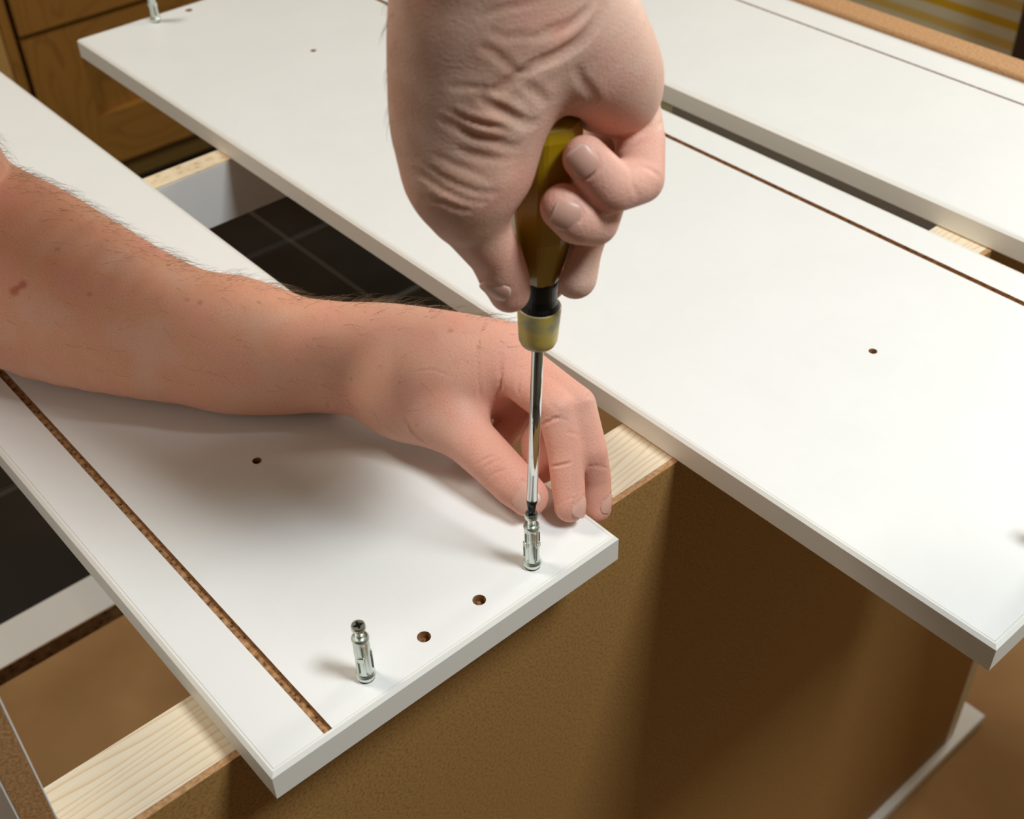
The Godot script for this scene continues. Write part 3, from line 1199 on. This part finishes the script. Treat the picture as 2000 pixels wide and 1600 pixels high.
	func smooth3(p: Array) -> Array:
		var q := []
		for v in p:
			q.append([v[0], v[1], v[2], 0.0])
		var out := []
		for v in smooth_line(q, 4):
			out.append(Vector3(v.x, v.y, v.z))
		return out

	# skin tone: blotches, freckles, redder finger ends, tan and painted shade (in linear light)
	func tones() -> PackedColorArray:
		var n1 := FastNoiseLite.new()
		n1.seed = 3
		n1.frequency = 26.0
		n1.fractal_octaves = 3
		var n2 := FastNoiseLite.new()
		n2.seed = 8
		n2.frequency = 170.0
		n2.noise_type = FastNoiseLite.TYPE_SIMPLEX
		var spot := Color(0.36, 0.17, 0.09)
		var out := PackedColorArray()
		out.resize(vs.size())
		for i in vs.size():
			var p := vs[i]
			var t := n1.get_noise_3d(p.x, p.y, p.z)
			var b0 := base
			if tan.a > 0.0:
				b0 = base.lerp(tan, smoothstep(tan_shade_from, tan_shade_to, p.dot(tan_shade_axis)))
			var c := b0.lerp(red if t > 0.0 else pale, clampf(absf(t) * 1.6, 0.0, 1.0))
			var w := 0.0
			for r in reds:
				w += exp(-(p - r[0]).length_squared() / (r[1] * r[1]))
			c = c.lerp(red, clampf(w, 0.0, 0.8))
			var f := n2.get_noise_3d(p.x, p.y, p.z)
			if f > 0.62:
				c = c.lerp(spot, clampf((f - 0.62) * 3.0, 0.0, 0.45))
			for m in marks:
				var e: float = (p - Vector3(m[0], m[1], m[2])).length_squared() / (m[3] * m[3])
				if e < 4.0:
					var mc := Color(0.50, 0.10, 0.07)
					if m[4] == "scratch": mc = Color(0.35, 0.02, 0.02)
					if m[4] == "freckle": mc = Color(0.34, 0.15, 0.08)
					c = c.lerp(mc, (0.45 if m[4] == "freckle" else 0.7) * exp(-e * e))
			out[i] = c
		return out

# joints (x, y, z, radius) of the limbs; creases, pads and nails lie on their skin
var right_groups := [
	{"k": 0.0160, "sub": 5, "rad": 1.000, "kr": 0.000, "chains": [
		[[-0.0413, 1.3043, -0.0154, 0.0330], [-0.0513, 1.2437, -0.0165, 0.0270], [-0.0630, 1.1673, -0.0154, 0.0215], [-0.0647, 1.1275, -0.0240, 0.0213], [-0.0690, 1.0941, -0.0257, 0.0218], [-0.0716, 1.0715, -0.0234, 0.0220], [-0.0722, 1.0556, -0.0174, 0.0197]],
		[[-0.0138, 1.3051, -0.0188, 0.0350], [-0.0236, 1.2414, -0.0198, 0.0280], [-0.0349, 1.1615, -0.0160, 0.0223], [-0.0313, 1.1213, -0.0140, 0.0230], [-0.0223, 1.0976, -0.0049, 0.0213], [-0.0142, 1.0831, 0.0000, 0.0180], [-0.0096, 1.0735, 0.0000, 0.0150]],
		[[-0.0535, 1.1505, -0.0127, 0.0240], [-0.0507, 1.1151, -0.0173, 0.0260], [-0.0312, 1.0918, -0.0197, 0.0220], [-0.0170, 1.0788, -0.0156, 0.0180]],
		[[-0.0625, 1.1073, -0.0187, 0.0210], [-0.0601, 1.0830, -0.0162, 0.0200], [-0.0595, 1.0676, -0.0140, 0.0160], [-0.0603, 1.0593, -0.0123, 0.0120]],
		[[-0.0104, 1.0896, -0.0254, 0.0180], [0.0028, 1.0691, -0.0190, 0.0140], [0.0061, 1.0522, -0.0146, 0.0130]],
	]},
	{"k": 0.0060, "sub": 1, "rad": 0.030, "kr": 0.014, "chains": [
		[[-0.0738, 1.0549, -0.0180, 0.0170], [-0.0728, 1.0407, -0.0152, 0.0128], [-0.0627, 1.0203, -0.0132, 0.0104], [-0.0591, 1.0080, -0.0119, 0.0097], [-0.0580, 1.0015, -0.0106, 0.0084]],
	]},
	{"k": 0.0040, "sub": 1, "rad": 0.018, "kr": 0.008, "chains": [
		[[0.0133, 1.0724, -0.0241, 0.0130], [-0.0045, 1.0538, 0.0055, 0.0097], [-0.0155, 1.0463, 0.0166, 0.0094], [-0.0319, 1.0500, 0.0184, 0.0094], [-0.0378, 1.0609, 0.0100, 0.0083]],
	]},
	{"k": 0.0040, "sub": 1, "rad": 0.018, "kr": 0.008, "chains": [
		[[0.0162, 1.0553, -0.0336, 0.0130], [-0.0063, 1.0374, -0.0069, 0.0096], [-0.0335, 1.0331, 0.0109, 0.0096], [-0.0429, 1.0383, 0.0118, 0.0094], [-0.0460, 1.0428, 0.0076, 0.0089]],
	]},
	{"k": 0.0040, "sub": 1, "rad": 0.018, "kr": 0.008, "chains": [
		[[0.0133, 1.0412, -0.0376, 0.0120], [-0.0121, 1.0216, -0.0115, 0.0098], [-0.0275, 1.0104, -0.0034, 0.0092], [-0.0314, 1.0007, -0.0010, 0.0088]],
	]},
	{"k": 0.0040, "sub": 1, "rad": 0.018, "kr": 0.008, "chains": [
		[[0.0101, 1.0344, -0.0464, 0.0120], [-0.0050, 1.0038, -0.0286, 0.0096], [-0.0213, 0.9917, -0.0237, 0.0090], [-0.0286, 0.9869, -0.0211, 0.0082]],
	]},
]
var left_groups := [
	{"k": 0.0180, "sub": 5, "rad": 1.000, "kr": 0.000, "chains": [
		[[-0.2096, 1.0900, -0.3079, 0.0500], [-0.1930, 1.0300, -0.3396, 0.0500], [-0.1690, 0.9150, -0.3900, 0.0520], [-0.1435, 0.8860, -0.3347, 0.0540], [-0.1071, 0.8720, -0.2633, 0.0410], [-0.0767, 0.8670, -0.2219, 0.0345], [-0.0580, 0.8640, -0.1996, 0.0290], [-0.0421, 0.8660, -0.1799, 0.0215], [-0.0218, 0.8720, -0.1567, 0.0180], [0.0064, 0.8810, -0.1053, 0.0135]],
		[[-0.0777, 0.8660, -0.2207, 0.0330], [-0.0588, 0.8610, -0.1992, 0.0270], [-0.0446, 0.8580, -0.1755, 0.0200], [-0.0328, 0.8540, -0.1264, 0.0170], [-0.0229, 0.8560, -0.1015, 0.0140]],
		[[-0.0422, 0.8670, -0.1795, 0.0200], [-0.0213, 0.8720, -0.1574, 0.0170], [0.0107, 0.8830, -0.1008, 0.0125]],
		[[-0.0409, 0.8650, -0.1818, 0.0200], [-0.0199, 0.8700, -0.1597, 0.0170], [0.0194, 0.8760, -0.1062, 0.0120]],
		[[-0.0416, 0.8620, -0.1815, 0.0190], [-0.0162, 0.8640, -0.1606, 0.0160], [0.0303, 0.8660, -0.1169, 0.0120]],
		[[-0.0291, 0.8580, -0.1399, 0.0170], [-0.0046, 0.8560, -0.1174, 0.0150], [0.0120, 0.8570, -0.1005, 0.0120]],
		[[-0.0304, 0.8650, -0.1283, 0.0170], [-0.0118, 0.8730, -0.1094, 0.0130], [-0.0004, 0.8760, -0.0977, 0.0080]],
	]},
	{"k": 0.0060, "sub": 1, "rad": 0.030, "kr": 0.014, "chains": [
		[[-0.0243, 0.8570, -0.1052, 0.0150], [-0.0244, 0.8505, -0.0688, 0.0126], [-0.0240, 0.8460, -0.0516, 0.0118], [-0.0226, 0.8425, -0.0426, 0.0104]],
	]},
	{"k": 0.0040, "sub": 1, "rad": 0.020, "kr": 0.010, "chains": [
		[[0.0075, 0.8820, -0.1025, 0.0125], [0.0075, 0.8760, -0.0538, 0.0103], [0.0019, 0.8600, -0.0409, 0.0097], [-0.0035, 0.8520, -0.0343, 0.0089], [-0.0101, 0.8395, -0.0253, 0.0081]],
	]},
	{"k": 0.0040, "sub": 1, "rad": 0.020, "kr": 0.010, "chains": [
		[[0.0118, 0.8840, -0.0979, 0.0120], [0.0187, 0.8740, -0.0509, 0.0099], [0.0134, 0.8560, -0.0363, 0.0095], [0.0143, 0.8380, -0.0329, 0.0090], [0.0103, 0.8240, -0.0266, 0.0080]],
	]},
	{"k": 0.0040, "sub": 1, "rad": 0.020, "kr": 0.010, "chains": [
		[[0.0194, 0.8760, -0.1062, 0.0120], [0.0227, 0.8640, -0.0674, 0.0095], [0.0054, 0.8475, -0.0662, 0.0096], [-0.0025, 0.8415, -0.0555, 0.0090]],
	]},
	{"k": 0.0040, "sub": 1, "rad": 0.020, "kr": 0.010, "chains": [
		[[0.0191, 0.8680, -0.1082, 0.0110], [0.0202, 0.8570, -0.0869, 0.0090], [0.0094, 0.8440, -0.0905, 0.0086], [0.0019, 0.8395, -0.0896, 0.0082]],
	]},
]
var right_creases := [
	{"w": 0.0018, "d": 0.00075, "p": [[-0.0919, 1.0689, -0.0134], [-0.0896, 1.0659, -0.0077], [-0.0847, 1.0623, -0.0013], [-0.0802, 1.0601, 0.0019], [-0.0748, 1.0591, 0.0038]]},
	{"w": 0.0018, "d": 0.00075, "p": [[-0.0935, 1.0664, -0.0178], [-0.0921, 1.0645, -0.0117], [-0.0894, 1.0616, -0.0059], [-0.0853, 1.0585, -0.0009], [-0.0816, 1.0570, 0.0015], [-0.0786, 1.0566, 0.0028]]},
	{"w": 0.0016, "d": 0.00050, "p": [[-0.0938, 1.0572, -0.0144], [-0.0909, 1.0568, -0.0069], [-0.0880, 1.0554, -0.0032], [-0.0854, 1.0542, -0.0010], [-0.0825, 1.0541, 0.0009]]},
	{"w": 0.0014, "d": 0.00030, "p": [[-0.0898, 1.0741, -0.0106], [-0.0867, 1.0714, -0.0059], [-0.0825, 1.0687, -0.0015], [-0.0798, 1.0668, 0.0005], [-0.0748, 1.0621, 0.0034]]},
	{"w": 0.0022, "d": 0.00065, "p": [[-0.0871, 1.0869, -0.0088], [-0.0833, 1.0840, -0.0041], [-0.0798, 1.0812, -0.0010], [-0.0745, 1.0788, 0.0021], [-0.0687, 1.0747, 0.0040], [-0.0648, 1.0731, 0.0047]]},
	{"w": 0.0016, "d": 0.00045, "p": [[-0.0860, 1.0912, -0.0078], [-0.0808, 1.0871, -0.0022], [-0.0770, 1.0852, 0.0007], [-0.0715, 1.0832, 0.0034], [-0.0670, 1.0790, 0.0046]]},
	{"w": 0.0024, "d": 0.00075, "p": [[-0.0776, 1.0951, 0.0006], [-0.0732, 1.0909, 0.0030], [-0.0688, 1.0867, 0.0046], [-0.0636, 1.0825, 0.0055], [-0.0570, 1.0798, 0.0055]]},
	{"w": 0.0016, "d": 0.00035, "p": [[-0.0846, 1.0990, -0.0060], [-0.0806, 1.0989, -0.0015], [-0.0760, 1.0979, 0.0020], [-0.0725, 1.0961, 0.0038]]},
	{"w": 0.0018, "d": 0.00045, "p": [[-0.0844, 1.0766, -0.0044], [-0.0808, 1.0744, -0.0013], [-0.0752, 1.0718, 0.0020], [-0.0670, 1.0697, 0.0043]]},
	{"w": 0.0030, "d": 0.00100, "p": [[-0.0648, 1.1019, 0.0073], [-0.0605, 1.1032, 0.0085], [-0.0537, 1.1037, 0.0095], [-0.0491, 1.1044, 0.0100], [-0.0422, 1.1067, 0.0115], [-0.0367, 1.1110, 0.0125], [-0.0324, 1.1164, 0.0119]]},
	{"w": 0.0027, "d": 0.00065, "p": [[-0.0730, 1.0966, 0.0036], [-0.0689, 1.0990, 0.0056], [-0.0631, 1.1011, 0.0076]]},
	{"w": 0.0023, "d": 0.00060, "p": [[-0.0611, 1.1132, 0.0094], [-0.0561, 1.1138, 0.0103], [-0.0507, 1.1137, 0.0108], [-0.0459, 1.1142, 0.0111], [-0.0403, 1.1166, 0.0116], [-0.0368, 1.1194, 0.0115]]},
	{"w": 0.0018, "d": 0.00040, "p": [[-0.0544, 1.1104, 0.0103], [-0.0482, 1.1119, 0.0109], [-0.0439, 1.1140, 0.0113], [-0.0391, 1.1172, 0.0116]]},
	{"w": 0.0019, "d": 0.00040, "p": [[-0.0774, 1.1126, 0.0020], [-0.0741, 1.1104, 0.0041], [-0.0692, 1.1049, 0.0062], [-0.0651, 1.1005, 0.0070]]},
	{"w": 0.0022, "d": 0.00050, "p": [[-0.0642, 1.0975, 0.0069], [-0.0576, 1.0913, 0.0071], [-0.0536, 1.0869, 0.0065]]},
	{"w": 0.0022, "d": 0.00045, "p": [[-0.0429, 1.0971, 0.0101], [-0.0399, 1.0915, 0.0098], [-0.0362, 1.0869, 0.0103], [-0.0337, 1.0828, 0.0102]]},
	{"w": 0.0018, "d": 0.00030, "p": [[-0.0746, 1.1177, 0.0037], [-0.0705, 1.1150, 0.0062], [-0.0654, 1.1147, 0.0083], [-0.0611, 1.1132, 0.0094]]},
	{"w": 0.0016, "d": 0.00025, "p": [[-0.0765, 1.1223, 0.0016], [-0.0715, 1.1243, 0.0050], [-0.0651, 1.1247, 0.0083], [-0.0564, 1.1247, 0.0107]]},
	{"w": 0.0014, "d": 0.00040, "p": [[-0.0163, 1.0545, 0.0049], [-0.0150, 1.0582, 0.0107], [-0.0064, 1.0608, 0.0125], [0.0044, 1.0599, 0.0086]]},
	{"w": 0.0014, "d": 0.00045, "p": [[-0.0273, 1.0589, 0.0197], [-0.0212, 1.0563, 0.0216], [-0.0139, 1.0502, 0.0251]]},
	{"w": 0.0012, "d": 0.00030, "p": [[-0.0276, 1.0573, 0.0232], [-0.0302, 1.0541, 0.0267], [-0.0273, 1.0475, 0.0273]]},
	{"w": 0.0016, "d": -0.00045, "p": [[-0.0829, 1.0911, -0.0041], [-0.0789, 1.0886, -0.0006], [-0.0732, 1.0863, 0.0028], [-0.0691, 1.0830, 0.0043]]},
	{"w": 0.0016, "d": -0.00045, "p": [[-0.0819, 1.0856, -0.0029], [-0.0773, 1.0829, 0.0004], [-0.0719, 1.0799, 0.0032]]},
	{"w": 0.0018, "d": -0.00040, "p": [[-0.0754, 1.0949, 0.0021], [-0.0689, 1.0914, 0.0049], [-0.0630, 1.0861, 0.0058]]},
]
var left_creases := [
	{"w": 0.0010, "d": 0.00081, "p": [[-0.0043, 0.8955, -0.1003], [-0.0086, 0.8904, -0.0960], [-0.0123, 0.8805, -0.0912], [-0.0132, 0.8725, -0.0897]]},
	{"w": 0.0012, "d": 0.00108, "p": [[0.0021, 0.8943, -0.0897], [-0.0021, 0.8882, -0.0856], [-0.0046, 0.8801, -0.0835], [-0.0056, 0.8709, -0.0865]]},
	{"w": 0.0010, "d": 0.00072, "p": [[0.0026, 0.8889, -0.0749], [-0.0012, 0.8856, -0.0735], [-0.0032, 0.8812, -0.0713]]},
	{"w": 0.0009, "d": 0.00036, "p": [[-0.0017, 0.8942, -0.0936], [-0.0063, 0.8867, -0.0895], [-0.0096, 0.8795, -0.0889]]},
	{"w": 0.0009, "d": 0.00036, "p": [[0.0057, 0.8927, -0.0839], [0.0006, 0.8885, -0.0800], [-0.0033, 0.8833, -0.0794]]},
	{"w": 0.0011, "d": 0.00108, "p": [[-0.0460, 0.8642, -0.1115], [-0.0454, 0.8584, -0.1085], [-0.0433, 0.8538, -0.1038], [-0.0410, 0.8509, -0.0991]]},
	{"w": 0.0009, "d": 0.00045, "p": [[-0.0536, 0.8622, -0.1256], [-0.0520, 0.8564, -0.1204], [-0.0479, 0.8513, -0.1143]]},
	{"w": 0.0009, "d": 0.00045, "p": [[-0.0505, 0.8653, -0.1190], [-0.0493, 0.8605, -0.1153], [-0.0454, 0.8531, -0.1092]]},
	{"w": 0.0010, "d": 0.00081, "p": [[-0.0630, 0.8565, -0.1579], [-0.0624, 0.8515, -0.1593]]},
	{"w": 0.0009, "d": 0.00054, "p": [[-0.0600, 0.8544, -0.1544], [-0.0578, 0.8479, -0.1555]]},
	{"w": 0.0008, "d": 0.00063, "p": [[-0.0359, 0.8557, -0.0676], [-0.0305, 0.8603, -0.0632], [-0.0242, 0.8607, -0.0592], [-0.0210, 0.8594, -0.0564]]},
	{"w": 0.0008, "d": 0.00063, "p": [[-0.0368, 0.8505, -0.0649], [-0.0314, 0.8587, -0.0603], [-0.0253, 0.8600, -0.0570], [-0.0227, 0.8595, -0.0554]]},
	{"w": 0.0008, "d": 0.00045, "p": [[-0.0365, 0.8483, -0.0606], [-0.0328, 0.8559, -0.0560], [-0.0275, 0.8579, -0.0518]]},
	{"w": 0.0009, "d": 0.00081, "p": [[-0.0036, 0.8714, -0.0539], [-0.0023, 0.8774, -0.0485], [0.0015, 0.8798, -0.0455]]},
	{"w": 0.0008, "d": 0.00036, "p": [[-0.0020, 0.8791, -0.0506], [0.0011, 0.8791, -0.0451], [0.0048, 0.8774, -0.0419]]},
	{"w": 0.0009, "d": 0.00090, "p": [[-0.0100, 0.8578, -0.0389], [-0.0077, 0.8610, -0.0338], [-0.0041, 0.8620, -0.0314]]},
	{"w": 0.0008, "d": 0.00045, "p": [[0.0185, 0.8819, -0.0450], [0.0210, 0.8819, -0.0453], [0.0228, 0.8800, -0.0441]]},
	{"w": 0.0008, "d": 0.00072, "p": [[0.0063, 0.8537, -0.0297], [0.0103, 0.8536, -0.0269], [0.0163, 0.8488, -0.0258]]},
	{"w": 0.0008, "d": 0.00027, "p": [[-0.0106, 0.8961, -0.1189], [-0.0162, 0.8918, -0.1113], [-0.0179, 0.8862, -0.1012]]},
	{"w": 0.0008, "d": 0.00027, "p": [[-0.0054, 0.8976, -0.1155], [-0.0117, 0.8933, -0.1071], [-0.0141, 0.8864, -0.0972]]},
	{"w": 0.0008, "d": 0.00027, "p": [[-0.0047, 0.8970, -0.1077], [-0.0114, 0.8900, -0.0992], [-0.0144, 0.8800, -0.0926]]},
	{"w": 0.0009, "d": 0.00032, "p": [[-0.0325, 0.8843, -0.1180], [-0.0262, 0.8859, -0.1121], [-0.0214, 0.8841, -0.1027]]},
	{"w": 0.0008, "d": 0.00032, "p": [[0.0181, 0.8847, -0.0526], [0.0118, 0.8848, -0.0504], [0.0051, 0.8840, -0.0476]]},
	{"w": 0.0008, "d": 0.00032, "p": [[0.0038, 0.8866, -0.0587], [0.0016, 0.8844, -0.0527], [0.0018, 0.8820, -0.0476]]},
	{"w": 0.0008, "d": 0.00036, "p": [[0.0196, 0.8826, -0.0461], [0.0230, 0.8816, -0.0460], [0.0238, 0.8792, -0.0440]]},
	{"w": 0.0008, "d": 0.00032, "p": [[0.0012, 0.8736, -0.0398], [0.0044, 0.8721, -0.0379], [0.0076, 0.8693, -0.0368]]},
	{"w": 0.0007, "d": 0.00027, "p": [[-0.0170, 0.8439, -0.0273], [-0.0131, 0.8483, -0.0235], [-0.0093, 0.8482, -0.0214]]},
]
var right_bumps := [
	[-0.0359, 1.0847, 0.0094, 0.0090, 0.0015],
	[-0.0744, 1.0850, 0.0021, 0.0080, 0.0012],
	[-0.0848, 1.0930, -0.0063, 0.0100, 0.0010],
	[-0.0711, 1.0630, 0.0040, 0.0060, 0.0010],
	[-0.0230, 1.0488, 0.0269, 0.0060, 0.0008],
]
var left_bumps := [
	[-0.0634, 0.8879, -0.1757, 0.0130, 0.0022],
	[-0.0517, 0.8745, -0.1481, 0.0140, -0.0022],
	[-0.0972, 0.8922, -0.2012, 0.0220, -0.0020],
	[-0.0426, 0.8815, -0.1276, 0.0120, 0.0012],
	[0.0042, 0.8844, -0.0487, 0.0060, 0.0009],
	[0.0197, 0.8832, -0.0472, 0.0070, 0.0010],
	[0.0082, 0.8997, -0.1044, 0.0090, 0.0008],
	[-0.0669, 0.9011, -0.2066, 0.0160, 0.0012],
	[-0.0132, 0.8462, -0.0213, 0.0050, 0.0006],
	[-0.0269, 0.8593, -0.0556, 0.0060, 0.0008],
]
var left_marks := [
	[-0.1660, 0.9117, -0.2892, 0.0026, "sore"],
	[-0.1610, 0.9143, -0.2877, 0.0022, "sore"],
	[-0.1636, 0.9132, -0.2885, 0.0015, "sore"],
	[0.0080, 0.8994, -0.1087, 0.0009, "scratch"],
	[0.0057, 0.8994, -0.1072, 0.0009, "scratch"],
	[0.0038, 0.8992, -0.1058, 0.0009, "scratch"],
	[0.0143, 0.8987, -0.1079, 0.0009, "scratch"],
	[-0.0920, 0.9098, -0.2575, 0.0012, "freckle"],
	[-0.1208, 0.9292, -0.3049, 0.0010, "freckle"],
	[-0.1116, 0.9213, -0.2851, 0.0011, "freckle"],
	[-0.0942, 0.9042, -0.2230, 0.0016, "freckle"],
	[-0.0983, 0.9047, -0.2290, 0.0012, "freckle"],
	[-0.1374, 0.9252, -0.2899, 0.0012, "freckle"],
	[-0.1368, 0.9097, -0.2619, 0.0013, "freckle"],
	[-0.0696, 0.9009, -0.2049, 0.0012, "freckle"],
	[-0.0071, 0.8973, -0.1194, 0.0015, "freckle"],
]
var right_nails := [
	[Vector3(-0.0683, 1.0072, -0.0082), Vector3(-0.879, -0.271, 0.393), Vector3(0.472, -0.616, 0.631), 0.0115, 0.0115],
	[Vector3(-0.0440, 1.0635, 0.0148), Vector3(-0.747, 0.320, 0.582), Vector3(-0.220, 0.708, -0.671), 0.0110, 0.0105],
	[Vector3(-0.0515, 1.0441, 0.0147), Vector3(-0.684, 0.266, 0.679), Vector3(-0.593, 0.339, -0.730), 0.0105, 0.0115],
]
var left_nails := [
	[Vector3(-0.0288, 0.8493, -0.0378), Vector3(-0.596, 0.658, 0.460), Vector3(0.145, -0.475, 0.868), 0.0135, 0.0135],
	[Vector3(-0.0083, 0.8434, -0.0183), Vector3(0.222, 0.457, 0.861), Vector3(-0.614, -0.621, 0.488), 0.0110, 0.0095],
	[Vector3(0.0133, 0.8293, -0.0203), Vector3(0.253, 0.278, 0.927), Vector3(-0.561, -0.738, 0.375), 0.0105, 0.0090],
]
